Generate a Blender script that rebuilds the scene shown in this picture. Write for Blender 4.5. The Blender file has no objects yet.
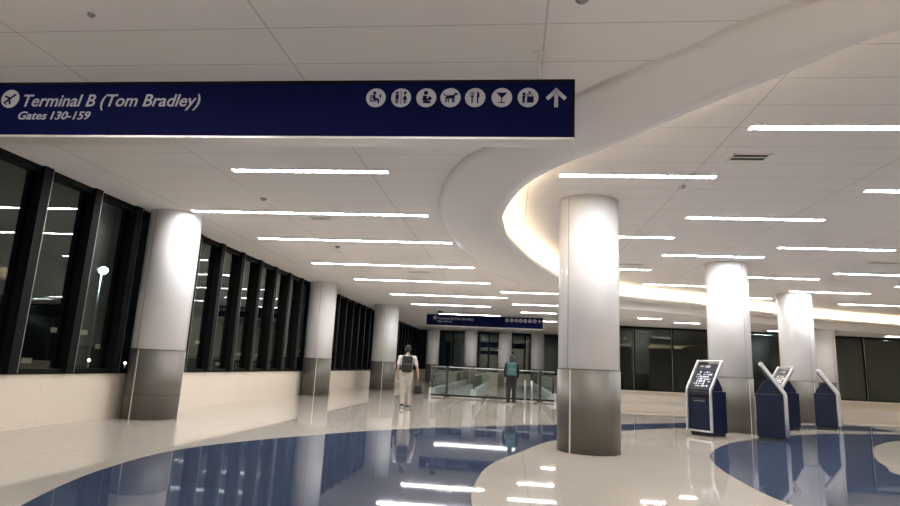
import bpy, bmesh, math, random
from math import sin, cos, pi, radians as rad
from mathutils import Vector, Matrix
from mathutils.geometry import delaunay_2d_cdt
random.seed(7)
S = bpy.context.scene
COL = S.collection

# ------------------------------------------------------------------ camera
CAM_Z = 1.25
pitch, roll, yaw = rad(10.986), rad(2.7096), rad(-6.2938)
f = Vector((sin(yaw)*cos(pitch), cos(yaw)*cos(pitch), sin(pitch)))
r0 = Vector((cos(yaw), -sin(yaw), 0)); u0 = r0.cross(f)
r = cos(roll)*r0 + sin(roll)*u0; u = -sin(roll)*r0 + cos(roll)*u0
cd = bpy.data.cameras.new('camera'); cam = bpy.data.objects.new('camera', cd); COL.objects.link(cam)
cam.matrix_world = Matrix(((r.x, u.x, -f.x, 0), (r.y, u.y, -f.y, 0), (r.z, u.z, -f.z, CAM_Z), (0, 0, 0, 1)))
cd.sensor_width = 36; cd.lens = 580.87/900*36; cd.clip_start = .05; cd.clip_end = 400
S.camera = cam
# ------------------------------------------------------------------ world, exposure
W = bpy.data.worlds.new('night'); S.world = W; W.use_nodes = True
bgn = W.node_tree.nodes['Background']; bgn.inputs[0].default_value = (.35, .45, .6, 1); bgn.inputs[1].default_value = .004
S.view_settings.view_transform = 'Standard'; S.view_settings.look = 'None'
S.view_settings.gamma = 1; S.view_settings.use_curve_mapping = False
S.view_settings.exposure = 0.56
LIGHT_E = 58.0      # the linear ceiling lights
COVE_E = 28.0       # the LED tape on the cove ledge
S.cycles.max_bounces = 10; S.cycles.diffuse_bounces = 6; S.cycles.glossy_bounces = 5
S.cycles.transparent_max_bounces = 24
S.cycles.sample_clamp_indirect = 6

# ------------------------------------------------------------------ materials
MATS = {}
def mat(name, col, rough=.5, metal=0, noise=0, nscale=8, nstretch=(1, 1, 1), emit=0, ecol=None, coat=0, spec=.5, bump=0, bscale=60):
    m = bpy.data.materials.new(name); m.use_nodes = True; nt = m.node_tree; b = nt.nodes['Principled BSDF']
    b.inputs['Base Color'].default_value = (*col, 1); b.inputs['Roughness'].default_value = rough
    b.inputs['Metallic'].default_value = metal; b.inputs['Specular IOR Level'].default_value = spec
    b.inputs['Coat Weight'].default_value = coat; b.inputs['Coat Roughness'].default_value = .04
    if emit:
        b.inputs['Emission Color'].default_value = (*(ecol or col), 1); b.inputs['Emission Strength'].default_value = emit
    if noise or bump:
        tc = nt.nodes.new('ShaderNodeTexCoord'); mp = nt.nodes.new('ShaderNodeMapping')
        mp.inputs['Scale'].default_value = nstretch; nt.links.new(tc.outputs['Object'], mp.inputs[0])
    if noise:
        n = nt.nodes.new('ShaderNodeTexNoise'); n.inputs['Scale'].default_value = nscale; n.inputs['Detail'].default_value = 4
        nt.links.new(mp.outputs[0], n.inputs['Vector'])
        mx = nt.nodes.new('ShaderNodeMix'); mx.data_type = 'RGBA'
        mx.inputs['A'].default_value = (*[c*(1-noise) for c in col], 1); mx.inputs['B'].default_value = (*[min(1, c*(1+noise)) for c in col], 1)
        nt.links.new(n.outputs['Fac'], mx.inputs['Factor']); nt.links.new(mx.outputs['Result'], b.inputs['Base Color'])
    if bump:
        n2 = nt.nodes.new('ShaderNodeTexNoise'); n2.inputs['Scale'].default_value = bscale
        nt.links.new(mp.outputs[0], n2.inputs['Vector'])
        bp = nt.nodes.new('ShaderNodeBump'); bp.inputs['Strength'].default_value = bump; bp.inputs['Distance'].default_value = .01
        nt.links.new(n2.outputs['Fac'], bp.inputs['Height']); nt.links.new(bp.outputs[0], b.inputs['Normal'])
    MATS[name] = m
    return m

def math_node(nt, op, a, b=None, c=None):
    n = nt.nodes.new('ShaderNodeMath'); n.operation = op
    for i, v in enumerate((a, b, c)):
        if v is None: continue
        if isinstance(v, (int, float)): n.inputs[i].default_value = v
        else: nt.links.new(v, n.inputs[i])
    return n.outputs[0]
def grid_lines(nt, coord, off, step, w):
    # 1 on a thin line every step
    t = math_node(nt, 'SUBTRACT', coord, off); t = math_node(nt, 'DIVIDE', t, step)
    t = math_node(nt, 'FRACT', t); t = math_node(nt, 'SUBTRACT', t, .5); t = math_node(nt, 'ABSOLUTE', t)
    return math_node(nt, 'GREATER_THAN', t, .5 - w/step/2)

def ceiling_material():
    m = mat('ceiling_panels', (.78, .755, .738), .75, noise=.03, nscale=1.2)
    nt = m.node_tree; b = nt.nodes['Principled BSDF']; src = b.inputs['Base Color'].links[0].from_socket
    tc = nt.nodes.new('ShaderNodeTexCoord'); sx = nt.nodes.new('ShaderNodeSeparateXYZ'); nt.links.new(tc.outputs['Object'], sx.inputs[0])
    lx = grid_lines(nt, sx.outputs[0], .22, 2.37, .016); ly = grid_lines(nt, sx.outputs[1], 4.35, .6, .012)
    ln = math_node(nt, 'MAXIMUM', lx, ly)
    inside = math_node(nt, 'GREATER_THAN', sx.outputs[0], -6.42)
    ln = math_node(nt, 'MULTIPLY', ln, inside)
    seam = math_node(nt, 'LESS_THAN', math_node(nt, 'ABSOLUTE', math_node(nt, 'ADD', sx.outputs[0], 6.42)), .012)
    ln = math_node(nt, 'MAXIMUM', ln, seam)
    mx = nt.nodes.new('ShaderNodeMix'); mx.data_type = 'RGBA'; nt.links.new(math_node(nt, 'MULTIPLY', ln, .42), mx.inputs['Factor'])
    nt.links.new(src, mx.inputs['A']); mx.inputs['B'].default_value = (.18, .165, .15, 1)
    nt.links.new(mx.outputs['Result'], b.inputs['Base Color'])
    return m
def terrazzo(name, col, rough, jx, jy):
    m = mat(name, col, rough, noise=.06, nscale=2.2, spec=.3)
    nt = m.node_tree; b = nt.nodes['Principled BSDF']; src = b.inputs['Base Color'].links[0].from_socket
    tc = nt.nodes.new('ShaderNodeTexCoord')
    v = nt.nodes.new('ShaderNodeTexVoronoi'); v.inputs['Scale'].default_value = 90; nt.links.new(tc.outputs['Object'], v.inputs['Vector'])
    bw = nt.nodes.new('ShaderNodeRGBToBW'); nt.links.new(v.outputs['Color'], bw.inputs[0])
    mx = nt.nodes.new('ShaderNodeMix'); mx.data_type = 'RGBA'; mx.blend_type = 'SOFT_LIGHT'; mx.inputs['Factor'].default_value = .2
    nt.links.new(src, mx.inputs['A']); nt.links.new(bw.outputs[0], mx.inputs['B'])
    sx = nt.nodes.new('ShaderNodeSeparateXYZ'); nt.links.new(tc.outputs['Object'], sx.inputs[0])
    ln = math_node(nt, 'MAXIMUM', grid_lines(nt, sx.outputs[0], .22, 4.74, .02), grid_lines(nt, sx.outputs[1], 2.0, 4.74, .02))
    m2 = nt.nodes.new('ShaderNodeMix'); m2.data_type = 'RGBA'; nt.links.new(math_node(nt, 'MULTIPLY', ln, .3), m2.inputs['Factor'])
    nt.links.new(mx.outputs['Result'], m2.inputs['A']); m2.inputs['B'].default_value = (.25, .23, .2, 1)
    nt.links.new(m2.outputs['Result'], b.inputs['Base Color'])
    return m
def glass_material(name, tint, refl=1.0):
    m = bpy.data.materials.new(name); m.use_nodes = True; nt = m.node_tree; nt.nodes.clear()
    o = nt.nodes.new('ShaderNodeOutputMaterial'); mx = nt.nodes.new('ShaderNodeMixShader')
    tr = nt.nodes.new('ShaderNodeBsdfTransparent'); tr.inputs[0].default_value = (*tint, 1)
    gl = nt.nodes.new('ShaderNodeBsdfGlossy'); gl.inputs['Roughness'].default_value = .01; gl.inputs[0].default_value = (.85, .95, .9, 1)
    fr = nt.nodes.new('ShaderNodeFresnel'); geo = nt.nodes.new('ShaderNodeNewGeometry')
    nt.links.new(math_node(nt, 'MULTIPLY_ADD', geo.outputs['Backfacing'], 1/1.5-1.5, 1.5), fr.inputs[0])   # same reflectance on both faces
    nt.links.new(math_node(nt, 'MULTIPLY', fr.outputs[0], refl), mx.inputs[0])
    nt.links.new(tr.outputs[0], mx.inputs[1]); nt.links.new(gl.outputs[0], mx.inputs[2]); nt.links.new(mx.outputs[0], o.inputs[0])
    MATS[name] = m
    return m

M_ceil = ceiling_material()
M_plaster = mat('smooth_plaster', (.765, .742, .725), .7, noise=.02, nscale=.8)
M_cream = mat('cream_wall_panel', (.68, .60, .505), .35, noise=.03, nscale=1.0)
M_floor = terrazzo('cream_terrazzo', (.455, .412, .36), .03, 0, 0)
M_blue = terrazzo('blue_terrazzo', (.05, .068, .118), .035, 0, 0)
M_led = mat('linear_light_diffuser', (1, .97, .92), .5, emit=LIGHT_E, ecol=(1, .985, .98))
M_cove = mat('cove_led_tape', (1, .85, .6), .5, emit=COVE_E, ecol=(1, .80, .52))
M_whitemetal = mat('white_painted_metal', (.75, .74, .72), .4)
M_sleeve = mat('white_glossy_column_paint', (.77, .767, .775), .6, noise=.015, nscale=1.5, coat=.45, spec=.2)
M_steel = mat('brushed_brown_steel', (.115, .106, .092), .45, metal=.25, noise=.22, nscale=5, nstretch=(1, 1, .04))
M_gap = mat('dark_joint', (.03, .028, .025), .7)
M_joint_light = mat('pale_joint', (.62, .58, .52), .35)
M_mull = mat('dark_bronze_aluminium', (.004, .004, .004), .5, noise=.1, spec=.12)
M_edge = mat('grey_aluminium_edge', (.35, .35, .34), .35, metal=.7, noise=.06)
M_glass = glass_material('window_glass', (.72, .76, .74), 1.5)
M_clear = glass_material('clear_balustrade_glass', (.86, .9, .89), 1.0)
M_navy = mat('navy_sign_face', (.003, .005, .04), .55, spec=.04, noise=.06, nscale=3)
M_black = mat('black_plastic', (.012, .012, .014), .4, noise=.1)
M_white = mat('white_sign_vinyl', (.40, .40, .44), .6)
M_alu = mat('satin_aluminium', (.62, .63, .65), .3, metal=.75, noise=.05)
M_kiosk = mat('navy_kiosk_panel', (.003, .007, .028), .4, noise=.08, spec=.3)
M_tread = mat('grooved_dark_tread', (.10, .10, .10), .45, metal=.5, noise=.15)
M_plate = mat('bright_steel_plate', (.70, .69, .66), .3, metal=.5, noise=.05)
M_rubber = mat('black_rubber', (.015, .015, .015), .6)
M_asphalt = mat('night_asphalt', (.03, .03, .032), .9, noise=.3, nscale=.2)
M_lamp = mat('floodlight_lens', (.9, .97, 1), .4, emit=60, ecol=(.85, .95, 1))
M_guide = mat('guide_light_lens', (.9, .97, 1), .4, emit=14, ecol=(1, .95, .85))
M_farwall = mat('dark_facade', (.05, .05, .052), .8, noise=.2)
M_lit = mat('lit_far_window', (.9, .8, .6), .5, emit=.12, ecol=(1, .85, .6))

# ------------------------------------------------------------------ helpers
class MB:
    def __init__(s): s.bm = bmesh.new()
    def face(s, pts, mi=0):
        vs = [s.bm.verts.new(p) for p in pts]; fc = s.bm.faces.new(vs); fc.material_index = mi; return fc
    def box(s, x0, x1, y0, y1, z0, z1, mi=0, mtx=None):
        P = [Vector((x, y, z)) for z in (z0, z1) for y in (y0, y1) for x in (x0, x1)]
        if mtx: P = [mtx @ p for p in P]
        v = [s.bm.verts.new(p) for p in P]
        for q in ((0, 2, 3, 1), (4, 5, 7, 6), (0, 1, 5, 4), (2, 6, 7, 3), (0, 4, 6, 2), (1, 3, 7, 5)):
            s.bm.faces.new([v[i] for i in q]).material_index = mi
        return s
    def rbox(s, x0, x1, y0, y1, z0, z1, bev=.01, mi=0, mtx=None, seg=2):
        t = bmesh.new(); P = [Vector((x, y, z)) for z in (z0, z1) for y in (y0, y1) for x in (x0, x1)]
        v = [t.verts.new(p) for p in P]
        for q in ((0, 2, 3, 1), (4, 5, 7, 6), (0, 1, 5, 4), (2, 6, 7, 3), (0, 4, 6, 2), (1, 3, 7, 5)): t.faces.new([v[i] for i in q])
        bmesh.ops.bevel(t, geom=t.edges[:], offset=bev, segments=seg, affect='EDGES', profile=.5)
        s.merge(t, mi, mtx); return s
    def merge(s, t, mi=0, mtx=None):
        mp = {}
        for v in t.verts: mp[v] = s.bm.verts.new(mtx @ v.co if mtx else v.co)
        for fc in t.faces:
            n = s.bm.faces.new([mp[v] for v in fc.verts]); n.material_index = mi; n.smooth = fc.smooth
        t.free()
    def prism(s, pts, z0, z1, mi=0, mtx=None):      # polygon in local xy extruded in z
        a = [Vector((p[0], p[1], z0)) for p in pts]; b = [Vector((p[0], p[1], z1)) for p in pts]
        if mtx: a = [mtx @ p for p in a]; b = [mtx @ p for p in b]
        va = [s.bm.verts.new(p) for p in a]; vb = [s.bm.verts.new(p) for p in b]; n = len(pts)
        s.bm.faces.new(va[::-1]).material_index = mi; s.bm.faces.new(vb).material_index = mi
        for i in range(n): s.bm.faces.new([va[i], va[(i+1) % n], vb[(i+1) % n], vb[i]]).material_index = mi
        return s
    def cyl(s, cx, cy, z0, z1, rr, n=48, mi=0, r1=None, a0=0, caps=True):
        r1 = rr if r1 is None else r1
        va = [s.bm.verts.new((cx+rr*cos(a0+2*pi*i/n), cy+rr*sin(a0+2*pi*i/n), z0)) for i in range(n)]
        vb = [s.bm.verts.new((cx+r1*cos(a0+2*pi*i/n), cy+r1*sin(a0+2*pi*i/n), z1)) for i in range(n)]
        for i in range(n):
            q = s.bm.faces.new([va[i], va[(i+1) % n], vb[(i+1) % n], vb[i]]); q.smooth = True; q.material_index = mi
        if caps:
            s.bm.faces.new(va[::-1]).material_index = mi; s.bm.faces.new(vb).material_index = mi
        return s
    def tube(s, pts, rr, n=10, mi=0, ry=None, ref=Vector((1, 0, 0)), caps=True):
        # chain of rings; rr a number or one radius (or (rx, ry)) per point
        pts = [Vector(p) for p in pts]; rings = []
        for i, p in enumerate(pts):
            t = (pts[min(i+1, len(pts)-1)] - pts[max(i-1, 0)]).normalized()
            a = ref - ref.dot(t)*t
            if a.length < 1e-3: a = Vector((0, 1, 0)) - t.y*t
            a.normalize(); b = t.cross(a)
            q = rr[i] if isinstance(rr, (list, tuple)) else rr
            qx, qy = q if isinstance(q, (list, tuple)) else (q, q)
            rings.append([s.bm.verts.new(p + a*qx*cos(2*pi*k/n) + b*qy*sin(2*pi*k/n)) for k in range(n)])
        for A, B in zip(rings, rings[1:]):
            for k in range(n):
                q = s.bm.faces.new([A[k], A[(k+1) % n], B[(k+1) % n], B[k]]); q.smooth = True; q.material_index = mi
        if caps:
            s.bm.faces.new(rings[0][::-1]).material_index = mi; s.bm.faces.new(rings[-1]).material_index = mi
        return s
    def ball(s, c, rx, ry=None, rz=None, mi=0, n=16, mtx=None):
        t = bmesh.new(); bmesh.ops.create_uvsphere(t, u_segments=n, v_segments=max(6, n//2), radius=1)
        m = Matrix.Translation(c) @ Matrix.Diagonal((rx, ry or rx, rz or rx, 1))
        for fc in t.faces: fc.smooth = True
        s.merge(t, mi, (mtx @ m) if mtx else m); return s
    def build(s, name, mats, parent=None):
        if not isinstance(mats, (list, tuple)): mats = [mats]
        bmesh.ops.recalc_face_normals(s.bm, faces=s.bm.faces[:])
        me = bpy.data.meshes.new(name); s.bm.to_mesh(me); s.bm.free()
        for m in mats: me.materials.append(m)
        o = bpy.data.objects.new(name, me); COL.objects.link(o)
        if parent: o.parent = parent
        return o
def tag(o, label, cat, group=None):
    o['label'] = label; o['category'] = cat
    if group: o['group'] = group
    return o
def thing(name, label, cat, loc=(0, 0, 0), rz=0, group=None):
    o = bpy.data.objects.new(name, None); COL.objects.link(o); o.empty_display_size = .2
    o.location = loc; o.rotation_euler = (0, 0, rz); return tag(o, label, cat, group)
def struct(o, label=None):
    o['kind'] = 'structure'
    if label: o['label'] = label
    return o
def copy_tree(o, parent=None):
    c = o.copy(); COL.objects.link(c)
    if parent: c.parent = parent
    for ch in [x for x in COL.objects if x.parent == o]: copy_tree(ch, c)
    return c
def spline(P, sub=6, closed=False):
    P = [Vector(p) for p in P]; out = []; n = len(P)
    for i in range(n if closed else n-1):
        if closed: a, b, c, d = P[(i-1) % n], P[i], P[(i+1) % n], P[(i+2) % n]
        else: a, b, c, d = P[max(i-1, 0)], P[i], P[i+1], P[min(i+2, n-1)]
        for k in range(sub):
            t = k/sub
            out.append(.5*((2*b) + (c-a)*t + (2*a-5*b+4*c-d)*t*t + (3*b-a-3*c+d)*t**3))
    if not closed: out.append(P[-1])
    return out
def inside(p, poly):
    x, y = p[0], p[1]; c = False; n = len(poly)
    for i in range(n):
        x1, y1 = poly[i][0], poly[i][1]; x2, y2 = poly[i-1][0], poly[i-1][1]
        if (y1 > y) != (y2 > y) and x < (x2-x1)*(y-y1)/(y2-y1)+x1: c = not c
    return c
def cdt_regions(polys):
    vs, edges = [], []
    for p in polys:
        b = len(vs); vs += [Vector((q[0], q[1])) for q in p]
        edges += [(b+i, b+(i+1) % len(p)) for i in range(len(p))]
    V, E, F, *_ = delaunay_2d_cdt(vs, edges, [], 0, 1e-5)
    return V, F

# ------------------------------------------------------------------ the room shell
XW = -7.42                                         # left glazed wall
RA, RB = Vector((4.0, 28.33)), Vector((22.0, 30.13))   # right-hand far wall line
ROOM = [(XW, -6), (22, -6), (22, 30.13), (4.0, 28.33), (4.0, 47), (XW, 47)]
Z_OUT, Z_BAND, Z_IN, Z_LOW, LIP, LEDGE = 4.03, 3.80, 4.17, 3.50, .07, .24

far_edge = [(-2.2, 1.5), (-3.3, 3.4), (-3.84, 4.55), (-4.27, 6.06), (-4.3, 7.73), (-3.51, 9.5), (-2.09, 11.6), (-.18, 13.37), (1.14, 14.55), (2.88, 15.75), (4.92, 17.3), (7.5, 18.6), (11, 20)]
near_edge = [(11, 18.3), (7.0, 17.0), (4.45, 15.6), (2.53, 13.84), (.88, 11.32), (.19, 9.43), (-.23, 8.03), (-.35, 6.64), (-.31, 5.67), (-.1, 4.3), (.3, 3.0), (.6, 1.5)]
BLUE1 = [tuple(p) for p in spline(far_edge)] + [tuple(p) for p in spline(near_edge)]
BLUE2 = [tuple(p) for p in spline([(4.41, 12.6), (3.5, 10.9), (3.1, 9.6), (2.92, 8.2), (2.95, 6.7), (3.5, 5.0), (6, 3.6), (10, 3.5), (14, 6), (16.5, 11), (16, 16.3), (12.3, 17.8), (8.3, 16.4), (5.69, 14.1)], 6, True)]
HOLE = [tuple(p) for p in spline([(9.77, 15.6), (7.89, 13.9), (6.72, 11.98), (6.0, 10.4), (5.75, 9.2), (7.5, 7.0), (11, 7.2), (13.2, 10.5), (12.8, 14.6)], 6, True)]
V, F = cdt_regions([ROOM, BLUE1, BLUE2, HOLE])
mb = MB(); vv = [mb.bm.verts.new((v.x, v.y, 0)) for v in V]
for fc in F:
    c = sum((V[i] for i in fc), Vector((0, 0)))/len(fc)
    if not inside(c, ROOM): continue
    q = mb.bm.faces.new([vv[i] for i in fc])
    q.material_index = 1 if (inside(c, BLUE1) or (inside(c, BLUE2) and not inside(c, HOLE))) else 0
    q.normal_update()
struct(mb.build('floor', [M_floor, M_blue]), 'polished cream terrazzo floor with sweeping blue inlays')

inner_c = [(22, 1.7), (12, 1.9), (7, 2.3), (4.2, 3.2), (2.76, 4.14), (2.32, 4.68), (1.76, 5.44), (1.17, 6.33), (.51, 7.19), (.08, 8.15), (-.18, 9.57), (-.17, 10.5), (-.07, 11.52), (.54, 14.04), (1.2, 15.92), (1.95, 17.6), (2.9, 19.1), (4.4, 20.35), (6.6, 21.5), (9.54, 23.4), (12.24, 24.98), (16.43, 26.62), (22, 28.2)]
outer_c = [(22, .5), (12, .8), (6, 1.6), (3.1, 3.1), (1.72, 4.0), (1.36, 4.42), (.76, 5.0), (.2, 5.7), (-.31, 6.5), (-.71, 7.11), (-1.07, 8.2), (-1.25, 9.52), (-1.25, 11.19), (-1.02, 13.61), (-.6, 15.6), (.24, 17.7), (1.7, 19.5), (4.1, 21.0), (6.3, 22.05), (9.2, 23.95), (11.9, 25.55), (16.2, 27.2), (22, 28.8)]
Z_RIM = 3.98        # the band slopes up to its outer rim until it meets the low soffit
outer_c = [(x*1.07, y*1.07) if i < 15 else (x, y) for i, (x, y) in enumerate(outer_c)]
outer_c[15] = (.25, 18.3)
IN, OUT = spline(inner_c), spline(outer_c); NC = len(IN); K_LOW = 99
def rim(k): return Z_RIM if k < 84 else max(Z_BAND, Z_RIM-(Z_RIM-Z_BAND)*(k-84)/15)
LED_IN = [i + (o-i).normalized()*LEDGE for i, o in zip(IN, OUT)]
low_poly = [tuple(p) for p in OUT[K_LOW:]] + [(22, 30.13), (4.0, 28.33), (2.9, 28.33)]
ring_outer = [tuple(p) for p in OUT]
ring_in = [tuple(p) for p in LED_IN]
# outer ceiling at 4.03
V, F = cdt_regions([ROOM, ring_outer, low_poly])
mb = MB(); vv = [mb.bm.verts.new((v.x, v.y, Z_OUT)) for v in V]
for fc in F:
    c = sum((V[i] for i in fc), Vector((0, 0)))/len(fc)
    if not inside(c, ROOM) or inside(c, ring_outer) or inside(c, low_poly): continue
    mb.bm.faces.new([vv[i] for i in fc][::-1])
oc = struct(mb.build('ceiling', M_ceil), 'panelled white ceiling left of the curved band')
# inner raised ceiling
V, F = cdt_regions([ring_in])
mb = MB(); vv = [mb.bm.verts.new((v.x, v.y, Z_IN)) for v in V]
for fc in F:
    c = sum((V[i] for i in fc), Vector((0, 0)))/len(fc)
    if inside(c, ring_in): mb.bm.faces.new([vv[i] for i in fc][::-1])
struct(mb.build('ceiling_raised', M_ceil), 'raised panelled ceiling inside the glowing curved band')
# curved band with its cove ledge
mb = MB(); rows = []
for k in range(NC):
    i, o, l = IN[k], OUT[k], LED_IN[k]
    ztop = Z_OUT if k < K_LOW else Z_LOW
    lip2 = i + (o-i).normalized()*.03
    prof = [(o.x, o.y, ztop)]
    for q in range(9):
        w_ = q/8; pt = o.lerp(l, w_); prof.append((pt.x, pt.y, Z_BAND+(rim(k)-Z_BAND)*(1-w_)**1.6))
    rows.append([mb.bm.verts.new(p) for p in (*prof, (i.x, i.y, Z_BAND), (i.x, i.y, Z_BAND+LIP), (lip2.x, lip2.y, Z_BAND+LIP), (lip2.x, lip2.y, Z_BAND+.02), (l.x, l.y, Z_BAND+.02), (l.x, l.y, Z_IN))])
for A, B in zip(rows, rows[1:]):
    for j in range(len(A)-1):
        q = mb.bm.faces.new([A[j], A[j+1], B[j+1], B[j]]); q.smooth = 1 <= j <= 9
band = mb.build('ceiling_band', M_plaster); struct(band, 'smooth curved plaster ceiling band with glowing inner edge')
# lower soffit by the right far wall
mb = MB(); V, F = cdt_regions([low_poly]); vv = [mb.bm.verts.new((v.x, v.y, Z_LOW)) for v in V]
for fc in F:
    c = sum((V[i] for i in fc), Vector((0, 0)))/len(fc)
    if inside(c, low_poly): mb.bm.faces.new([vv[i] for i in fc][::-1])
p0 = OUT[K_LOW]
mb.face([(p0.x, p0.y, Z_LOW), (2.9, 28.33, Z_LOW), (2.9, 28.33, Z_OUT), (p0.x, p0.y, Z_OUT)])
mb.face([(2.9, 28.33, Z_LOW), (4.0, 28.33, Z_LOW), (4.0, 28.33, Z_OUT), (2.9, 28.33, Z_OUT)])
struct(mb.build('ceiling_soffit', M_plaster), 'low plaster soffit along the far right windows')
# cove LED tape on the ledge
mb = MB(); rows = []
for k in range(NC):
    n = (OUT[k]-IN[k]).normalized(); a = IN[k]+n*.10; b = IN[k]+n*.16
    rows.append([mb.bm.verts.new(p) for p in ((a.x, a.y, Z_BAND+.022), (a.x, a.y, Z_BAND+.034), (b.x, b.y, Z_BAND+.034), (b.x, b.y, Z_BAND+.022))])
for A, B in zip(rows, rows[1:]):
    for j in range(4): mb.bm.faces.new([A[j], A[(j+1) % 4], B[(j+1) % 4], B[j]])
tag(mb.build('cove_light_strip', M_cove), 'warm cove light hidden on the inner ledge of the curved ceiling band', 'light')

# left wall: sill wall and window bays
SILL, HEAD = .82, 4.03
mb = MB(); mb.box(XW-.3, XW, -6, 47, 0, SILL)
y = -5.0
while y < 47:
    mb.box(XW-.002, XW+.0015, y, y+.008, .02, SILL-.03, 1); y += 2.3
mb.box(XW-.32, XW+.02, -6, 47, SILL, SILL+.025, 2)
struct(mb.build('wall_left', [M_cream, M_joint_light, M_mull]), 'low cream sill wall under the left windows')
def window(n, mtx, w, z0, z1, fin=.16, mw=.10, edge=True, pane_mat=None):
    # bay in a local frame: x along the wall from 0 to w, y into the room, z up
    m = MB()
    m.box(-mw/2, mw/2, -.12, fin, z0, z1, 0, mtx)
    if edge: m.box(-mw/2-.012, -mw/2, fin-.03, fin, z0, z1, 1, mtx)
    m.box(mw/2, w-mw/2, -.08, .05, z0, z0+.06, 0, mtx); m.box(mw/2, w-mw/2, -.08, .05, z1-.10, z1, 0, mtx)
    fr = m.build('window_%d' % n, [M_mull, M_edge]); struct(fr)
    p = MB(); p.box(mw/2, w-mw/2, -.045, -.035, z0+.06, z1-.10, 0, mtx)
    p.build('pane', pane_mat or M_glass, fr)
    return fr
wn = 1
Y0, STEP = 8.06, 1.15
base = Matrix(((0, -1, 0, XW), (1, 0, 0, 0), (0, 0, 1, 0), (0, 0, 0, 1)))   # local x -> world y, local y -> world -x
base = Matrix(((0, 1, 0, XW), (-1, 0, 0, 0), (0, 0, 1, 0), (0, 0, 0, 1)))    # local x -> -y, local y -> +x
k = -12
while Y0 + k*STEP < 46.9:
    yy = min(Y0 + (k)*STEP, 47)
    window(wn, Matrix.Translation((0, yy, 0)) @ base, STEP, SILL+.025, HEAD, fin=.12, mw=.17); wn += 1; k += 1
# far end wall
mb = MB(); mb.box(XW, 4.0, 47, 47.3, 0, .9); mb.box(XW, 4.0, 46.97, 47.3, .9, .93, 1)
struct(mb.build('wall_far', [M_cream, M_mull]), 'low cream sill wall under the windows at the far end')
for j in range(8):
    w = (4.0-XW)/8
    window(wn, Matrix(((-1, 0, 0, XW+w*(j+1)), (0, -1, 0, 47), (0, 0, 1, 0), (0, 0, 0, 1))), w, .93, HEAD, fin=.05, mw=.12, edge=False); wn += 1
# right-hand far wall
e = (RB-RA).normalized(); nrm = Vector((e.y, -e.x)); L = (RB-RA).length
RW = Matrix(((e.x, nrm.x, 0, RA.x), (e.y, nrm.y, 0, RA.y), (0, 0, 1, 0), (0, 0, 0, 1)))   # x along, y into the room
mb = MB(); mb.box(0, L, -.3, 0, 0, .53, 0, RW); mb.box(0, L, -.3, .10, .46, .53, 0, RW)
mb.box(0, L, -.002, .012, 0, .09, 1, RW)
mb.box(-.02, 0, -.3, 0, .53, Z_LOW, 0, RW)
struct(mb.build('wall_right_far', [M_cream, M_joint_light]), 'low cream sill wall under the far right windows')
nb = 10; w = L/nb
for j in range(nb):
    window(wn, RW @ Matrix.Translation((w*j, 0, 0)), w, .53, Z_LOW, fin=.05, mw=.06); wn += 1
mb = MB(); mb.box(4.0, 4.3, 28.33+.35, 47, 0, Z_OUT); struct(mb.build('wall_inner', M_cream), 'return wall beside the moving walkways')
mb = MB(); mb.box(22, 22.3, -6, 30.2, 0, 4.2); struct(mb.build('wall_right', M_cream), 'cream wall on the right, out of view')
mb = MB(); mb.box(XW-.3, 22.3, -6.3, -6, 0, 4.2); struct(mb.build('wall_back', M_cream), 'cream wall behind the viewer')
# outside
mb = MB(); mb.box(-160, 90, -60, 200, -4.3, -4.2); struct(mb.build('apron_ground', M_asphalt), 'dark airport apron outside the windows')

# ------------------------------------------------------------------ columns
def column(label, x, y, rr, ztop, seam_ang, ring=False, group='round white and steel columns', zs=1.3):
    t = thing('column', label, 'column', (x, y, 0), 0, group)
    m = MB(); m.cyl(0, 0, zs, ztop, rr, 64)
    m.build('sleeve', M_sleeve, t)
    s = MB(); s.cyl(0, 0, 0, zs-.012, rr+.008, 64)
    s.build('steel_base', M_steel, t)
    g = MB(); g.cyl(0, 0, zs-.013, zs+.001, rr-.004, 48); g.build('shadow_gap', M_gap, t)
    j = MB()
    for a in (seam_ang, seam_ang+2.09, seam_ang+4.19):
        mt = Matrix.Rotation(a, 4, 'Z')
        j.box(rr+.004, rr+.012, -.012, .012, .0, zs-.014, 0, mt)
    j.build('steel_seam', M_joint_light, t)
    j = MB()
    for a in (seam_ang-.12, seam_ang+1.97, seam_ang+4.07):
        mt = Matrix.Rotation(a, 4, 'Z')
        j.box(rr-.004, rr+.0015, -.006, .006, zs, ztop, 0, mt)
    j.build('sleeve_seam', M_edge, t)
    if ring:
        j = MB(); j.cyl(0, 0, .45, .462, rr+.011, 64); j.build('joint_ring', M_gap, t)
    return t
column('big white column with brown steel base at the left windows, nearest of that row', -6.88, 10.95, .49, Z_OUT, -1.75, True)
column('second white column along the left windows, half sunk in the glazing', -6.9, 20.7, .49, Z_OUT, -1.3)
column('third and smallest column along the left windows, just left of the man', -6.1, 28.2, .6, Z_OUT, -1.4)
column('biggest column, in the middle foreground under the glowing curve', 1.3, 10.02, .5, Z_IN, -2.3)
column('white column behind the leftmost blue kiosk', 5.5, 15.5, .5, Z_IN, -1.0)
column('white column between the blue kiosks, right of the nearer one', 9.51, 20.7, .52, Z_IN, -1.1)
column('rightmost white column, half hidden by the one in front, under the low soffit', 13.28, 26.7, .5, Z_LOW, -1.0)
for x, lab in ((-5.94, 'white column at the far end, leftmost under the distant sign'), (-3.0, 'white column at the far end, second from left under the distant sign'),
               (-.4, 'white column at the far end, right behind the woman'), (2.05, 'white column at the far end, rightmost under the distant sign')):
    column(lab, x, 45, .49, Z_OUT, -1.5)

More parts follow.
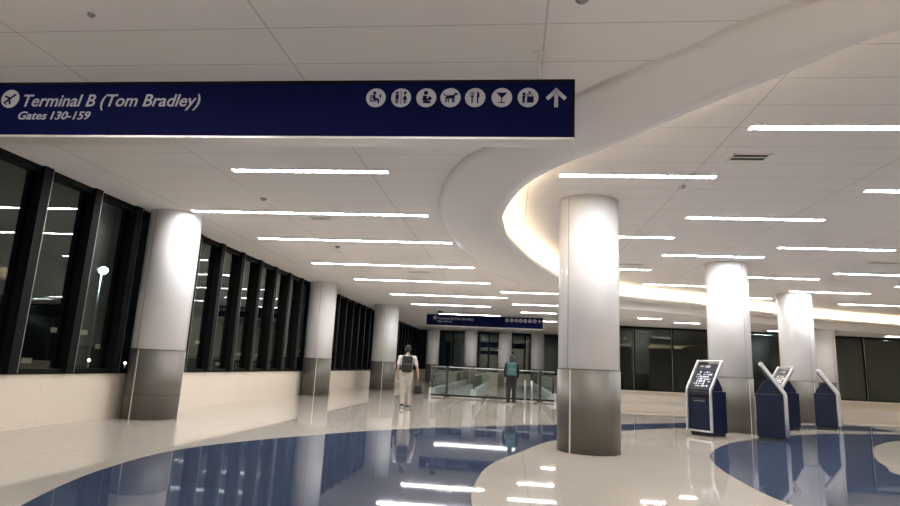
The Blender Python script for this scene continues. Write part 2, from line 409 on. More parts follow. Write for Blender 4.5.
# ------------------------------------------------------------------ ceiling lights
def lin_light(x0, x1, y, z, label, group):
    t = thing('linear_light', label, 'ceiling light', ((x0+x1)/2, y, z), 0, group); h = (x1-x0)/2
    m = MB(); w = .055
    m.box(-h-.02, h+.02, -w-.015, -w, -.012, .03); m.box(-h-.02, h+.02, w, w+.015, -.012, .03)
    m.box(-h-.02, -h, -w, w, -.012, .03); m.box(h, h+.02, -w, w, -.012, .03)
    m.build('frame', M_whitemetal, t)
    d = MB(); d.box(-h, h, -w, w, -.009, .0); d.build('diffuser', M_led, t)
ORD = ['nearest', 'second', 'third', 'fourth', 'fifth', 'sixth', 'seventh', 'eighth', 'ninth', 'tenth']
left = [(-4.27, -1.87, 8.07), (-6.33, -1.63, 10.56), (-6.03, -1.4, 13.0), (-5.84, -1.1, 16.3), (-5.38, -.75, 19.35), (-4.94, -.19, 23.3), (-4.66, -.99, 26.95), (-3.9, -.6, 31.6), (-4.6, .0, 35.5), (-5, .5, 41)]
for i, (a, b, y) in enumerate(left):
    lin_light(a, b, y, Z_OUT, '%s linear light of the left ceiling row beyond the big sign' % ORD[i], 'linear lights of the left ceiling')
for i, (a, b, y) in enumerate([(-.4, 1.68, 21.5), (.06, 2.0, 25.55), (.48, 2.2, 29.1), (.6, 2.6, 34)]):
    lin_light(a, b, y, Z_OUT, '%s short linear light beyond the curve, left of the middle column' % ORD[i], 'linear lights beyond the curve')
for a, b, y in ((-5.6, -3.2, 2.4), (-2.2, .2, 1.6), (-5.6, -3.2, .2), (1.4, 3.8, -.6), (-2.2, .2, -1.2), (5.4, 7.8, -1.8), (-5.2, -2.4, -1.9), (-2, .6, -3.5), (-5.2, -2.6, -4.6), (3, 5.2, -2), (9, 11.5, -2.5), (15, 17.5, -2.5)):
    lin_light(a, b, y, Z_OUT, 'linear ceiling light behind the viewer', 'linear lights behind the viewer')
right = [((2.73, 5.0, 6.73), 'long linear light cut by the right photo edge, nearest on the raised ceiling'),
 ((.68, 2.94, 8.53), 'linear light just above the middle column'),
 ((3.2, 5.6, 10.87), 'linear light on the raised ceiling right of the middle column, below the square vent'),
 ((1.2, 3.42, 12.57), 'linear light half hidden by the middle column, upper one'),
 ((3.66, 6.0, 14.45), 'linear light above the column of the leftmost kiosk'),
 ((5.85, 8.25, 13.3), 'linear light on the raised ceiling, upper right of that kiosk column'),
 ((8.6, 11.0, 16.4), 'linear light at the right edge, lower of the two cut there'),
 ((5.32, 7.7, 9.1), 'linear light at the right edge, upper short stub'),
 ((6.75, 8.7, 17.4), 'linear light starting right behind the leftmost kiosk column'),
 ((1.5, 3.87, 16.65), 'shortest visible linear light right of the middle column, above the glowing strip'),
 ((9.05, 11.5, 19.95), 'linear light above the column between the kiosks'),
 ((7.3, 9.3, 21.9), 'small linear light between the two kiosk columns'),
 ((4.29, 6.25, 19.4), 'faint linear light just above the glowing strip, left of the kiosk columns'),
 ((12.04, 14.3, 22.8), 'faint linear light just above the glowing strip, far right'),
 ((11.3, 13.6, 18.3), 'linear light at the right edge, tip only')]
for (a, b, y), lab in right: lin_light(a, b, y, Z_IN, lab, 'linear lights of the raised ceiling')
for x0, x1, y in ((8.5, 10.8, 5.6), (11.5, 13.8, 8.2), (14, 16.3, 11.5), (17, 19.3, 15.5), (16.5, 18.8, 22)):
    lin_light(x0, x1, y, Z_IN, 'linear light on the raised ceiling beyond the right edge of the photo', 'linear lights out of view on the right')
for (a, b, y), lab in (((5.1, 6.0, 24.2), 'small light in the low soffit right of the middle column, left one'), ((6.9, 7.9, 25.6), 'small light in the low soffit, nearer the leftmost kiosk'),
                       ((11.6, 13.2, 27.9), 'small light in the low soffit above the far right windows'), ((17, 19, 28.6), 'small light in the low soffit beyond the right edge')):
    lin_light(a, b, y, Z_LOW, lab, 'lights in the low soffit')

# vents and small ceiling fittings
def vent(x, y, z, w, d, label, n=4):
    t = thing('ceiling_vent', label, 'vent', (x, y, z), 0, 'ceiling vents')
    m = MB(); b = .03
    m.box(-w/2, w/2, -d/2, -d/2+b, -.012, .01); m.box(-w/2, w/2, d/2-b, d/2, -.012, .01)
    m.box(-w/2, -w/2+b, -d/2, d/2, -.012, .01); m.box(w/2-b, w/2, -d/2, d/2, -.012, .01); m.build('frame', M_whitemetal, t)
    m = MB(); m.box(-w/2+b, w/2-b, -d/2+b, d/2-b, -.003, .006); m.build('duct_opening', M_gap, t)
    m = MB()
    for i in range(n):
        yy = -d/2+b+(d-2*b)*(i+.5)/n
        m.box(-w/2+b, w/2-b, yy-.012, yy+.012, -.009, -.004, 0)
    m.build('louvre', M_whitemetal, t)
vent(3.1, 7.72, Z_IN, .5, .28, 'square ceiling vent with dark slot, upper right of the middle column', 1)
vent(-3.85, 10.95, Z_OUT, .45, .2, 'small slot vent behind the second light of the left row', 2)
vent(-2.85, 17.4, Z_OUT, .7, .25, 'slot vent between the fourth and fifth lights of the left row', 2)
vent(8.9, 14.75, Z_IN, .7, .25, 'slot vent near the right edge of the raised ceiling', 2)
vent(3.1, 15.9, Z_IN, .8, .25, 'slot vent right of the middle column above the glowing strip', 2)
def fitting(name, x, y, z, label, cat, rr=.06, mats=None):
    t = thing(name, label, cat, (x, y, z), 0)
    m = MB(); m.cyl(0, 0, -.015, .002, rr, 24); m.build('base', mats or M_whitemetal, t)
    m = MB(); m.ball((0, 0, -.015), rr*.75, rr*.75, rr*.6, 0, 16); m.build('dome', M_black if name == 'dome_camera' else (mats or M_edge), t)
fitting('dome_camera', -3.7, 30.2, Z_OUT, 'dark dome camera hanging in front of the distant sign', 'camera', .16, M_black)
fitting('smoke_detector', .47, 4.0, Z_OUT, 'round smoke detector at the top edge above the sign', 'detector', .07)
fitting('sprinkler', 2.6, 9.0, Z_IN, 'small sprinkler head right of the top of the middle column', 'sprinkler', .05, M_edge)
fitting('sprinkler', -4.33, 13.75, Z_OUT, 'small sprinkler head over the third light of the left row', 'sprinkler', .07, M_edge)
fitting('sprinkler', -4.45, 9.6, Z_OUT, 'small sprinkler head between the first two lights of the left row', 'sprinkler', .06, M_edge)
fitting('sprinkler', -3.6, 4.1, Z_OUT, 'tiny sprinkler head above the left half of the big sign', 'sprinkler', .03, M_edge)

# ------------------------------------------------------------------ signs
def text_mesh(txt, size, shear=0, bold=0, width=None, depth=.003):
    c = bpy.data.curves.new('t', 'FONT'); c.body = txt; c.size = size; c.shear = shear; c.offset = bold; c.extrude = depth/2
    c.resolution_u = 3
    o = bpy.data.objects.new('t', c); COL.objects.link(o)
    dg = bpy.context.evaluated_depsgraph_get(); me = bpy.data.meshes.new_from_object(o.evaluated_get(dg))
    bpy.data.objects.remove(o)
    xs = [v.co.x for v in me.vertices]; x0, x1 = min(xs), max(xs)
    for v in me.vertices:
        v.co.x -= x0
        if width: v.co.x *= width/(x1-x0)
    return me
def lettering(name, txt, size, x, y, z, parent, m, **k):
    me = text_mesh(txt, size, **k); me.name = name; me.materials.clear(); me.materials.append(m)
    for v in me.vertices: v.co = Vector((v.co.x, -v.co.z, v.co.y))      # stands upright, facing -y
    o = bpy.data.objects.new(name, me); COL.objects.link(o); o.parent = parent; o.location = (x, y, z); return o
def flat(shapes, name, x, y, z, parent, m, th=.004):
    # shapes: list of polygons in (x, z), or ('d', cx, cz, r)
    b = MB()
    for s in shapes:
        pts = [(s[1]+s[3]*cos(2*pi*i/20), s[2]+s[3]*sin(2*pi*i/20)) for i in range(20)] if s[0] == 'd' else s
        # prism in local x,z
        A = [b.bm.verts.new((p[0], 0, p[1])) for p in pts]; B = [b.bm.verts.new((p[0], -th, p[1])) for p in pts]; n = len(pts)
        b.bm.faces.new(A); b.bm.faces.new(B[::-1])
        for i in range(n): b.bm.faces.new([A[i], A[(i+1) % n], B[(i+1) % n], B[i]])
    o = b.build(name, m, parent); o.location = (x, y, z); return o
def R_(x0, x1, z0, z1): return [(x0, z0), (x1, z0), (x1, z1), (x0, z1)]
def ln(x0, z0, x1, z1, w):
    d = Vector((x1-x0, z1-z0)).normalized(); n = Vector((-d.y, d.x))*w/2
    return [(x0+n.x, z0+n.y), (x0-n.x, z0-n.y), (x1-n.x, z1-n.y), (x1+n.x, z1+n.y)]
ICONS = [   # on a disc of radius 1
 [('d', -.15, .5, .17), ln(-.2, .3, -.2, -.15, .3), ln(-.2, -.15, .25, -.15, .22), ln(.25, -.1, .3, -.6, .18), ln(-.5, .3, -.5, -.35, .12), ln(-.5, -.35, .1, -.35, .12), ln(.45, .35, .45, .0, .16)],
 [('d', -.4, .5, .15), ln(-.4, .32, -.4, -.1, .34), ln(-.48, -.1, -.48, -.6, .12), ln(-.32, -.1, -.32, -.6, .12), ln(0, .65, 0, -.65, .06), ('d', .4, .5, .15), [(.4, .35), (.15, -.2), (.65, -.2)], ln(.33, -.2, .33, -.6, .1), ln(.47, -.2, .47, -.6, .1)],
 [('d', -.05, .5, .22), ln(-.1, .2, -.2, -.3, .4), ln(-.3, -.45, .45, -.5, .25), ('d', .35, -.1, .2), ln(.2, -.25, -.1, -.2, .2)],
 [ln(-.4, .05, .35, .1, .34), ln(-.42, .1, -.42, -.5, .14), ln(-.2, .0, -.2, -.5, .12), ln(.2, .0, .2, -.5, .12), ln(.36, .1, .36, -.5, .14), ln(.3, .15, .5, .4, .2), ln(.42, .42, .72, .34, .18), ln(-.45, .15, -.7, .42, .1)],
 [ln(-.28, .05, -.28, -.6, .14), ln(-.42, .6, -.42, .1, .07), ln(-.28, .6, -.28, .1, .07), ln(-.14, .6, -.14, .1, .07), ln(-.42, .1, -.14, .1, .12), ln(.25, .6, .25, -.6, .14), [(.25, .6), (.42, .4), (.42, 0), (.25, -.05)]],
 [[(-.55, .5), (.55, .5), (.06, -.02), (-.06, -.02)], ln(0, .02, 0, -.5, .1), R_(-.32, .32, -.58, -.48)],
 [R_(-.1, .55, -.55, .1), ln(.05, .1, .05, .3, .06), ln(.4, .1, .4, .3, .06), ln(.05, .3, .4, .3, .06), ('d', -.4, .35, .15), ln(-.42, .18, -.42, -.2, .26), ln(-.48, -.2, -.48, -.58, .12), ln(-.35, -.2, -.35, -.58, .12), ln(-.3, .1, .0, .35, .08), ('d', .15, .5, .12)],
]
ICON_NAMES = ['waiting_area', 'restroom', 'baby_care', 'pet_relief', 'restaurant', 'bar', 'shop']
def overhead_sign(x0, x1, y, z0, z1, label, near=True):
    cx = (x0+x1)/2; t = thing('overhead_sign', label, 'sign', (cx, y, z0), 0, 'overhead direction signs')
    h = z1-z0; a, b = x0-cx, x1-cx; d = .18
    m = MB(); m.box(a+.025, b-.025, .012, d-.012, .02, h-.02); m.build('face_panel', M_navy, t)
    m = MB(); m.rbox(a, b, 0, d, h-.025, h, .004); m.rbox(a, a+.025, 0, d, .022, h-.025, .004); m.rbox(b-.025, b, 0, d, .022, h-.025, .004)
    m.build('frame', M_mull if near else M_mull, t)
    m = MB(); m.rbox(a, b, -.012, d, -.004, .022, .006); m.build('bottom_trim', M_plate, t).data.materials[0] = M_plate
    for xx in (a+.4, b-.30):
        m = MB(); m.cyl(xx, d/2, h, Z_OUT-z0+.0, .02, 16); m.cyl(xx, d/2, Z_OUT-z0-.012, Z_OUT-z0, .06, 20); m.build('hanger_rod', M_whitemetal, t)
    yf = .012; k = h/.555
    def X(wx): return b + (wx-.482)*k       # measured from the right end
    def Zh(wz): return (wz-3.20)*k
    # destination emblem: a disc with a small aircraft
    zc = Zh(3.590)
    p = flat([('d', 0, 0, .092*k)], 'terminal_emblem', X(-4.80), yf, zc, t, M_white)
    q = .092*k
    flat([ln(-.62*q, -.5*q, .6*q, .5*q, .2*q), ln(-.1*q, .0, .1*q, -.62*q, .2*q), ln(.0, .05*q, -.62*q, .28*q, .2*q), ln(-.5*q, -.4*q, -.3*q, -.68*q, .12*q)], 'aircraft', 0, -.004, 0, p, M_navy, .002)
    lettering('destination_lettering', 'Terminal B (Tom Bradley)', .172*k, X(-4.66), yf-.002, Zh(3.513), t, M_white, shear=.22, bold=.0015*k, width=1.77*k)
    lettering('gate_lettering', 'Gates', .112*k, X(-4.68), yf-.002, Zh(3.383), t, M_white, shear=.22, bold=.0015*k, width=.29*k)
    lettering('gate_numbers', '130-159', .112*k, X(-4.35), yf-.002, Zh(3.383), t, M_white, shear=.22, bold=.0015*k, width=.40*k)
    for nm, ic, wx in zip(ICON_NAMES, ICONS, (-1.2506, -1.024, -.7996, -.586, -.3703, -.1389, .086)):
        p = flat([('d', 0, 0, .089*k)], nm+'_pictogram', X(wx), yf, zc, t, M_white)
        sh = [(s[0], s[1]*.089*k, s[2]*.089*k, s[3]*.089*k) if s[0] == 'd' else [(v[0]*.089*k, v[1]*.089*k) for v in s] for s in ic]
        flat(sh, 'figure', 0, -.004, 0, p, M_navy, .002)
    s = .09*k
    flat([ln(0, -s, 0, .75*s, .36*s), [(0, s), (0, .45*s), (-.75*s, -.3*s), (-.98*s, -.02*s)], [(0, s), (.98*s, -.02*s), (.75*s, -.3*s), (0, .45*s)]], 'arrow', X(.325), yf, zc, t, M_white)
    return t
overhead_sign(-5.75, .495, 4.72, 3.175, 3.735, 'big navy hanging sign at upper left reading Terminal B with white pictograms')
overhead_sign(-4.5, 1.66, 30.9, 3.33, 3.93, 'small distant navy hanging sign above the moving walkways', False)

# ------------------------------------------------------------------ check-in kiosks
def screen_mesh():
    m = MB(); W2, z0, z1 = .235, .0, .50
    rnd = random.Random(3)
    m.box(-W2, W2, -.004, 0, z0, z1, 0)
    for i in range(7):
        for j in range(7):
            if rnd.random() < .3: continue
            x = -W2+.03+(2*W2-.06)*i/7; z = z0+.03+(z1-.06)*j/7
            m.box(x, x+.05*rnd.uniform(.6, 1), -.006, -.004, z, z+.05*rnd.uniform(.5, 1), 1 if rnd.random() < .6 else 2)
    return m
M_scr0 = mat('screen_dark', (.02, .025, .035), .15, emit=.05, ecol=(.3, .4, .6))
M_scr1 = mat('screen_light_tile', (.4, .42, .45), .2, emit=.35, ecol=(.85, .9, 1))
M_scr2 = mat('screen_grey_tile', (.2, .22, .25), .2, emit=.14, ecol=(.8, .9, 1))
def make_kiosk():
    t = thing('check_in_kiosk', 'kiosk', 'kiosk')
    w = .30
    m = MB(); m.box(-w+.03, w-.03, -.27, .22, 0, .07); m.build('plinth', M_black, t)
    m = MB(); m.rbox(-w, w, -.31, .25, .07, 1.0, .015)
    pts = [(-.28, .99), (.22, .99), (.20, 1.07), (.02, 1.32), (-.10, 1.28)]
    for sgn in (0,):
        A = [m.bm.verts.new((-w+.06, p[0], p[1])) for p in pts]; B = [m.bm.verts.new((w-.06, p[0], p[1])) for p in pts]
        m.bm.faces.new(A); m.bm.faces.new(B[::-1])
        for i in range(5): m.bm.faces.new([A[i], A[(i+1) % 5], B[(i+1) % 5], B[i]])
    m.build('body', M_kiosk, t)
    d = MB(); d.rbox(-w+.05, w-.05, -.318, -.31, .12, .60, .003); d.build('door', M_kiosk, t)
    d = MB(); d.rbox(-w+.04, w-.04, -.36, -.30, .90, .985, .01); d.build('keypad_shelf', M_black, t)
    d = MB(); d.rbox(-.17, .17, -.325, -.308, .78, .84, .004); s = d.build('printer_slot', M_black, t)
    d = MB(); d.box(-.14, .14, -.327, -.324, .765, .772); d.build('slot_lip', M_alu, s)
    # tilted head: base at (y -.33, z 1.0), leaning back
    tilt = math.atan2(.44, .64); Hm = Matrix.Translation((0, -.33, 1.0)) @ Matrix.Rotation(-tilt, 4, 'X')
    d = MB(); d.rbox(-w+.02, w-.02, .0, .06, .02, .76, .012, 0, Hm); hd = d.build('screen_head', M_black, t)
    sm = screen_mesh(); 
    for v in sm.bm.verts: v.co = Hm @ (v.co + Vector((0, -.001, .08)))
    sm.build('screen', [M_scr0, M_scr1, M_scr2], hd)
    d = MB(); d.box(-.06, .06, -.004, .0, .64, .71, 0, Hm); d.box(-.2, -.1, -.004, 0, .66, .69, 0, Hm); d.build('header_icon', M_white, hd)
    for sx in (-1, 1):
        m = MB(); x = sx*(w+.01)
        pr = [(x, -.34, .10), (x, -.34, .5), (x, -.34, .96), (x, -.325, 1.03), (x, .09, 1.64), (x, .12, 1.69)]
        m.tube(pr, [(.028, .042)]*6, 12); m.build('side_frame', M_alu, t)
    m = MB(); m.tube([(-w, .11, 1.68), (w, .11, 1.68)], .026, 10, ref=Vector((0, 0, 1))); m.build('top_bar', M_alu, t)
    m = MB(); m.tube([(-w, -.34, .11), (w, -.34, .11)], .024, 10, ref=Vector((0, 0, 1))); m.build('bottom_bar', M_alu, t)
    return t
kp = make_kiosk()
def facing(dx, dy): return math.atan2(dy, dx) + pi/2     # local -y looks along (dx, dy)
KI = [((4.45, 13.98), (-.80, -.60), 'leftmost blue kiosk with lit screen, facing left in front of its column'),
      ((5.68, 13.86), (.93, -.36), 'blue kiosk right of the first column, seen side on, head leaning left'),
      ((7.42, 17.08), (-.98, -.2), 'blue kiosk partly hidden behind its neighbour, head leaning right towards the column'),
      ((9.0, 18.15), (.86, -.51), 'rightmost blue kiosk, beside the second column, facing right')]
for i, (p, d, lab) in enumerate(KI):
    o = kp if i == 0 else copy_tree(kp)
    o.scale = (.97,)*3; o.location = (p[0], p[1], 0); o.rotation_euler = (0, 0, facing(*d)); tag(o, lab, 'kiosk', 'blue check-in kiosks around the columns')

# ------------------------------------------------------------------ moving walkways
def walkway(x0, x1, label):
    ya, yb = 25.0, 43.5
    t = thing('moving_walkway', label, 'walkway', ((x0+x1)/2, ya, 0), 0, 'moving walkways'); h = (x1-x0)/2; Lw = yb-ya
    m = MB(); m.box(-h+.28, h-.28, .9, Lw, .0, .03); 
    for i in range(60): m.box(-h+.28, h-.28, .9+i*.3, .9+i*.3+.02, .03, .034)
    m.build('treadway', M_tread, t)
    m = MB(); m.box(-h+.28, h-.28, -.35, .9, 0, .028); m.build('entry_plate', M_plate, t)
    for sx in (-1, 1):
        x = sx*(h-.14)
        m = MB(); m.rbox(x-.14, x+.14, .1, Lw, 0, .30, .02); m.build('skirt', M_alu, t)
        m = MB(); m.box(x-.008, x+.008, .25, Lw, .30, .90); gl = m.build('balustrade', M_clear, t)
        path = [(x, .5, .30), (x, .22, .36), (x, .08, .50), (x, .03, .65), (x, .10, .82), (x, .28, .93), (x, .6, .96), (x, Lw, .96)]
        m = MB(); m.tube(path, .04, 10); m.build('handrail', M_rubber, gl)
        m = MB(); m.box(x-.03, x+.03, .5, Lw, .88, .915); m.build('rail_channel', M_alu, gl)
walkway(-3.4, -1.35, 'left moving walkway with glass balustrades, beyond the man')
walkway(-.1, 1.95, 'right moving walkway with glass balustrades, ahead of the woman')
t = thing('glass_barrier', 'low glass barrier with dark posts across the walkway entrance', 'barrier', (-.6, 24.3, 0))
for x in (-1.95, 1.83):
    m = MB(); m.rbox(x-.05, x+.05, -.05, .05, 0, 1.25, .01); m.cyl(x, 0, 0, .03, .11, 20); m.build('post', M_black, t)
m = MB(); m.rbox(-2.6, 2.4, -.04, .04, .03, .10, .01); m.build('bottom_rail', M_mull, t)
m = MB(); m.tube([(-2.6, 0, 1.2), (2.4, 0, 1.2)], .018, 10, ref=Vector((0, 0, 1))); m.build('top_rail', M_alu, t)
for a, b in ((-2.6, -2.0), (-1.9, 1.78), (1.88, 2.4)):
    m = MB(); m.box(a, b, -.006, .006, .10, 1.185); m.build('glass_panel', M_clear, t)
for x, lab in ((.62, 'slim white bollard right of the woman, left of the pair'), (.88, 'slim white bollard right of the woman, right of the pair')):
    t = thing('bollard', lab, 'bollard', (x, 23.7, 0), 0, 'slim white bollards')
    m = MB(); m.cyl(0, 0, .02, .8, .045, 20); m.ball((0, 0, .8), .045, .045, .03); m.build('shaft', M_edge, t)
    m = MB(); m.cyl(0, 0, 0, .022, .085, 24); m.build('base', M_alu, t)

# ------------------------------------------------------------------ outside lights
def mast(x, y, z, label):
    t = thing('floodlight_mast', label, 'floodlight', (x, y, -4.2), 0)
    m = MB(); m.cyl(0, 0, 0, z+4.2, .16, 16, r1=.09); m.build('mast', M_edge, t)
    m = MB(); m.rbox(-.5, .5, -.3, .3, z+4.2, z+4.5, .05); hd = m.build('lamp_head', M_edge, t)
    m = MB(); m.ball((.35, -.30, z+4.2), .45, .3, .35); m.build('lens', M_lamp, hd)
mast(-40, 52.5, 8.8, 'bright floodlight outside the left windows, left of the nearest wall column')
mast(-30, 78.8, 9.5, 'floodlight outside the left windows, just left of the second wall column')
for x, y, z, lab in ((-35, 46.1, .33, 'small apron light outside, leftmost of three in a row'), (-35, 48.4, .19, 'small apron light outside, middle of three in a row'), (-35, 50.8, .13, 'small apron light outside, rightmost of three in a row')):
    t = thing('apron_light', lab, 'apron light', (x, y, -4.2), 0, 'small apron lights outside')
    m = MB(); m.cyl(0, 0, 0, z+4.1, .06, 10); m.build('pole', M_edge, t)
    m = MB(); m.ball((0, 0, z+4.2), .11); m.build('lens', M_guide, t)
t = thing('terminal_building', 'dark building across the apron with a few lit windows', 'building', (-75, 110, -4.2))
m = MB(); m.box(-20, 20, -50, 60, 0, 9); m.box(-14, 18, -40, 50, 9, 12); m.build('wall', M_farwall, t)
for i in range(26):
    yy = -48+i*4+random.uniform(-1, 1); zz = random.choice((3.5, 5.5, 7.2))
    m = MB(); m.box(19.98, 20.05, yy, yy+random.uniform(.8, 2.4), zz, zz+.6); m.build('window', M_lit, t)

# ------------------------------------------------------------------ people
def fuse(mb, name, m, parent, voxel, smooth=4):
    # one continuous skin around overlapping limb volumes
    bmesh.ops.recalc_face_normals(mb.bm, faces=mb.bm.faces[:])
    me = bpy.data.meshes.new('tmp'); mb.bm.to_mesh(me); mb.bm.free()
    o = bpy.data.objects.new('tmp', me); COL.objects.link(o)
    q = o.modifiers.new('r', 'REMESH'); q.mode = 'VOXEL'; q.voxel_size = voxel; q.use_smooth_shade = True
    q = o.modifiers.new('s', 'SMOOTH'); q.factor = .5; q.iterations = smooth
    dg = bpy.context.evaluated_depsgraph_get(); dg.update()
    nm = bpy.data.meshes.new_from_object(o.evaluated_get(dg)); bpy.data.objects.remove(o)
    nm.name = name; nm.materials.clear(); nm.materials.append(m)
    o = bpy.data.objects.new(name, nm); COL.objects.link(o)
    if parent: o.parent = parent
    return o
def limb(mb, pts, rr, n=14):
    mb.tube(pts, rr, n)
    for p, q in ((pts[0], rr[0]), (pts[-1], rr[-1])):
        a = q if isinstance(q, (int, float)) else min(q); mb.ball(Vector(p), a*.98, n=12)
def hand(mb, wrist, sx, grip):
    w = Vector(wrist)
    palm = w + Vector((sx*.004, .015, -.055))
    mb.tube([w, palm, w+Vector((sx*.002, .022, -.10))], [(.024, .026), (.018, .042), (.017, .042)], 12, ref=Vector((1, 0, 0)))
    for i, l in enumerate((.068, .078, .072, .056)):
        b = w + Vector((sx*.002, .052-.021*i, -.10)); c = .6 if grip else .25
        p1 = b + Vector((-sx*.25*l*c*2, .004, -l*.5)); p2 = p1 + Vector((-sx*l*.55*c*1.6, .004, -l*.5*(1-c*.9)))
        limb(mb, [b-Vector((0, 0, -.02)), p1, p2], [.0098, .0092, .008], 10)
    tb = w + Vector((-sx*.004, .04, -.045)); limb(mb, [tb, tb+Vector((-sx*.018, .028, -.03)), tb+Vector((-sx*.03, .03, -.062))], [.0125, .011, .0095], 10)
M_skin = mat('skin', (.42, .27, .19), .5, noise=.06)
M_hair = mat('dark_hair', (.012, .01, .009), .55, noise=.2, nscale=60)
M_shirt = mat('pale_grey_shirt', (.50, .49, .47), .85, bump=.3, noise=.05)
M_khaki = mat('light_khaki_trousers', (.38, .34, .29), .85, bump=.3, noise=.06)
M_pack = mat('black_nylon', (.005, .005, .006), .6, bump=.4, noise=.2)
M_sole = mat('pale_sole', (.6, .58, .55), .6)
M_teal = mat('teal_nylon', (.04, .115, .11), .65, bump=.4, noise=.12)
M_dark = mat('charcoal_cloth', (.018, .018, .021), .85, bump=.3, noise=.1)
M_legg = mat('black_leggings', (.006, .006, .007), .7, noise=.1)

def person(label, loc, rz, h, pose, top_m, leg_m, shoe_m, long_sleeve, hairlong, female=False):
    t = thing('person', label, 'person', loc, rz); t.scale = (h/1.76,)*3
    sh = .165 if female else .185; hipw = .09
    LS, LE, LW = pose['larm']; RS, RE, RWr = pose['rarm']
    lh, lk, la = pose['lleg']; rh, rk, ra = pose['rleg']
    b = MB()
    torso = [((0, 0, .88), (.150, .105)), ((0, 0, .96), (.168, .118)), ((0, 0, 1.08), (.138, .098)), ((0, .005, 1.2), (.150, .105)), ((0, .0, 1.33), (.172, .112)), ((0, -.005, 1.42), (.150, .088)), ((0, 0, 1.475), (.07, .062)), ((0, .01, 1.52), (.054, .056)), ((0, .015, 1.57), (.052, .056))]
    if female: torso[0] = ((0, 0, .88), (.16, .112)); torso[1] = ((0, 0, .96), (.178, .125)); torso[2] = ((0, 0, 1.08), (.125, .092)); torso[4] = ((0, 0, 1.33), (.155, .105))
    b.tube([p for p, q in torso], [q for p, q in torso], 24)
    b.ball((0, .022, 1.655), .074, .093, .105, n=24); b.ball((0, .045, 1.60), .056, .062, .058)
    b.tube([(0, .108, 1.665), (0, .126, 1.632), (0, .105, 1.625)], [.009, .014, .008], 8)
    for s in (-1, 1):
        b.ball((s*.077, .015, 1.645), .012, .024, .034); b.ball((s*.030, .098, 1.668), .013, .011, .009)
    b.tube([(-.024, .098, 1.590), (0, .104, 1.590), (.024, .098, 1.590)], [.006, .009, .006], 8, ref=Vector((0, 0, 1)))
    for s, (S0, E0, W0) in ((-1, (LS, LE, LW)), (1, (RS, RE, RWr))):
        limb(b, [(s*.10, -.005, 1.415), S0, tuple((Vector(S0)*.5+Vector(E0)*.5)), E0, W0], [.062, .060, .047, .041, .027])
        hand(b, W0, s, s == 1 and pose.get('grip'))
    for s, (H0, K0, A0) in ((-1, (lh, lk, la)), (1, (rh, rk, ra))):
        K, A = Vector(K0), Vector(A0); mid = K*.62+A*.38
        limb(b, [H0, tuple(Vector(H0)*.5+K*.5), K0, tuple(mid+Vector((0, -.012, 0))), A0], [.092, .078, .056, .055, .036])
        d = Vector(pose['foot'][0 if s < 0 else 1])
        limb(b, [tuple(A+Vector((0, -.02, -.035))), tuple(A+d*.09+Vector((0, 0, -.05))), tuple(A+d*.17+Vector((0, 0, -.062)))], [.038, .036, .024])
    fuse(b, 'body', M_skin, t, .008, 3)
    # top
    c = MB(); tt = torso[1:7]
    c.tube([p for p, q in tt], [(q[0]+.016, q[1]+.016) for p, q in tt], 24)
    for s, (S0, E0, W0) in ((-1, (LS, LE, LW)), (1, (RS, RE, RWr))):
        S1, E1, W1 = Vector(S0), Vector(E0), Vector(W0)
        if long_sleeve: c.tube([(s*.08, -.005, 1.41), S1, S1*.5+E1*.5, E1, E1*.12+W1*.88], [.072, .072, .060, .054, .040], 16)
        else: c.tube([(s*.08, -.005, 1.41), S1, S1*.2+E1*.8], [.072, .074, .062], 16)
        c.ball(S1, .073)
    fuse(c, 'shirt' if not long_sleeve else 'jacket', top_m, t, .011)
    # legs
    c = MB(); c.tube([(0, 0, .80), (0, 0, .90), (0, 0, .96), (0, 0, 1.03)], [(.12, .10), (.165+.016*female, .122), (.178+.008*female, .128), (.155, .112)], 24)
    ex = .016 if female else .02
    for H0, K0, A0 in ((lh, lk, la), (rh, rk, ra)):
        K, A = Vector(K0), Vector(A0); H = Vector(H0)
        c.tube([H+Vector((0, 0, .03)), H*.5+K*.5, K, K*.5+A*.5, A+Vector((0, 0, -.01))], [.098+ex*.5, .085+ex, .062+ex, .056+ex*1.2, .045+ex*1.4], 18)
    fuse(c, 'leggings' if female else 'trousers', leg_m, t, .011)
    for s, (H0, K0, A0) in ((-1, (lh, lk, la)), (1, (rh, rk, ra))):
        A = Vector(A0); d = Vector(pose['foot'][0 if s < 0 else 1])
        c = MB(); c.tube([A+d*-.07+Vector((0, 0, -.05)), A+Vector((0, 0, -.028)), A+d*.09+Vector((0, 0, -.045)), A+d*.20+Vector((0, 0, -.06))], [(.036, .032), (.045, .05), (.048, .038), (.034, .024)], 16)
        sh_ = fuse(c, 'shoe', shoe_m, t, .008, 2)
        c = MB(); c.tube([A+d*-.09+Vector((0, 0, -.078)), A+d*.0+Vector((0, 0, -.078)), A+d*.12+Vector((0, 0, -.08)), A+d*.22+Vector((0, 0, -.078))], [(.034, .012), (.04, .012), (.047, .012), (.03, .012)], 16)
        c.build('sole', M_sole, sh_)
    # hair
    c = MB(); c.ball((0, .008, 1.685), .084, .102, .094, n=24); c.ball((0, -.03, 1.645), .079, .072, .085, n=20)
    if hairlong:
        c.tube([(0, -.03, 1.66), (0, -.065, 1.56), (0, -.085, 1.46), (0, -.10, 1.40)], [(.08, .06), (.085, .045), (.08, .032), (.05, .02)], 18)
    hr = fuse(c, 'hair', M_hair, t, .010, 3)
    return t
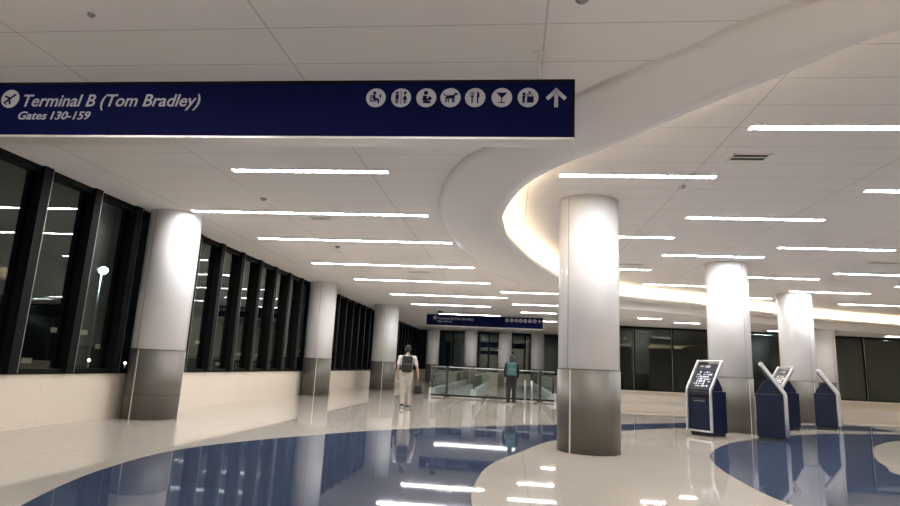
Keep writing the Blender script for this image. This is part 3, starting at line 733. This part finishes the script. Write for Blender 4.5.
def backpack(label, loc, rz, sc, m, cat='backpack', small=1.0):
    t = thing('backpack', label, cat, loc, rz); t.scale = (sc,)*3
    c = MB(); c.rbox(-.15*small, .15*small, -.26, -.115, 1.0, 1.46, .05, seg=4); c.build('main_pouch', m, t)
    c = MB(); c.rbox(-.12*small, .12*small, -.315, -.255, 1.02, 1.25, .028, seg=3); p = c.build('front_pocket', m, t)
    c = MB(); c.tube([(-.10*small, -.318, 1.235), (.10*small, -.318, 1.235)], .005, 8, ref=Vector((0, 0, 1))); c.build('zip', M_edge, p)
    for s in (-1, 1):
        c = MB(); x = s*.105
        c.tube([(x, -.13, 1.42), (x, -.08, 1.475), (x, .0, 1.485), (x, .09, 1.455), (x, .14, 1.36), (x, .15, 1.25), (x*1.3, .11, 1.14), (x*1.5, .0, 1.07), (x*1.3, -.12, 1.06)], [(.028, .008)]*9, 10)
        c.build('shoulder_strap', m, t)
    c = MB(); c.tube([(-.04, -.17, 1.45), (-.03, -.17, 1.49), (.03, -.17, 1.49), (.04, -.17, 1.45)], .008, 8, ref=Vector((0, 1, 0))); c.build('grab_loop', m, t)
    return t
walk = dict(larm=((-.20, -.005, 1.405), (-.255, -.03, 1.14), (-.265, .05, .90)), rarm=((.20, -.005, 1.405), (.285, -.02, 1.145), (.33, .02, .90)), grip=True,
            lleg=((-.085, 0, .90), (-.09, -.03, .50), (-.085, -.16, .125)), rleg=((.085, 0, .90), (.09, .06, .50), (.085, .07, .09)), foot=((0, 1, -.12), (0, 1, 0)))
stand = dict(larm=((-.185, -.005, 1.40), (-.245, -.02, 1.14), (-.22, .08, .92)), rarm=((.185, -.005, 1.40), (.245, -.02, 1.14), (.22, .08, .92)),
             lleg=((-.085, 0, .90), (-.095, .02, .50), (-.10, 0, .09)), rleg=((.085, 0, .90), (.095, .02, .50), (.10, 0, .09)), foot=((0, 1, 0), (0, 1, 0)))
mx, my, wx, wy = -2.97, 17.0, .07, 21.6
person('person walking away in pale shirt and khaki trousers, black backpack on', (mx, my, 0), rad(10), 1.78, walk, M_shirt, M_khaki, M_pack, False, False)
backpack('black backpack worn by the person in khaki trousers', (mx, my, 0), rad(10), 1.78/1.76, M_pack)
person('person standing in dark jacket and black leggings, facing away near the walkways', (wx, wy, 0), 0, 1.76, stand, M_dark, M_legg, M_dark, True, True, True)
backpack('teal backpack worn by the person in black leggings', (wx, wy, 0), 0, 1.0, M_teal, small=1.12)
# holdall carried in the right hand
hx = Matrix.Rotation(rad(10), 3, 'Z') @ Vector((.345, .05, 0))
t = thing('holdall', 'black holdall carried in the right hand of the person in khaki trousers', 'bag', (mx+hx.x, my+hx.y, .40), rad(10))
m = MB(); m.rbox(-.11, .11, -.2, .2, 0, .27, .06, seg=4); m.build('body', M_pack, t)
for s in (-1, 1):
    m = MB(); m.tube([(s*.08, -.11, .26), (s*.03, -.08, .38), (0, 0, .405), (s*.03, .08, .38), (s*.08, .11, .26)], .009, 8); m.build('handle', M_pack, t)
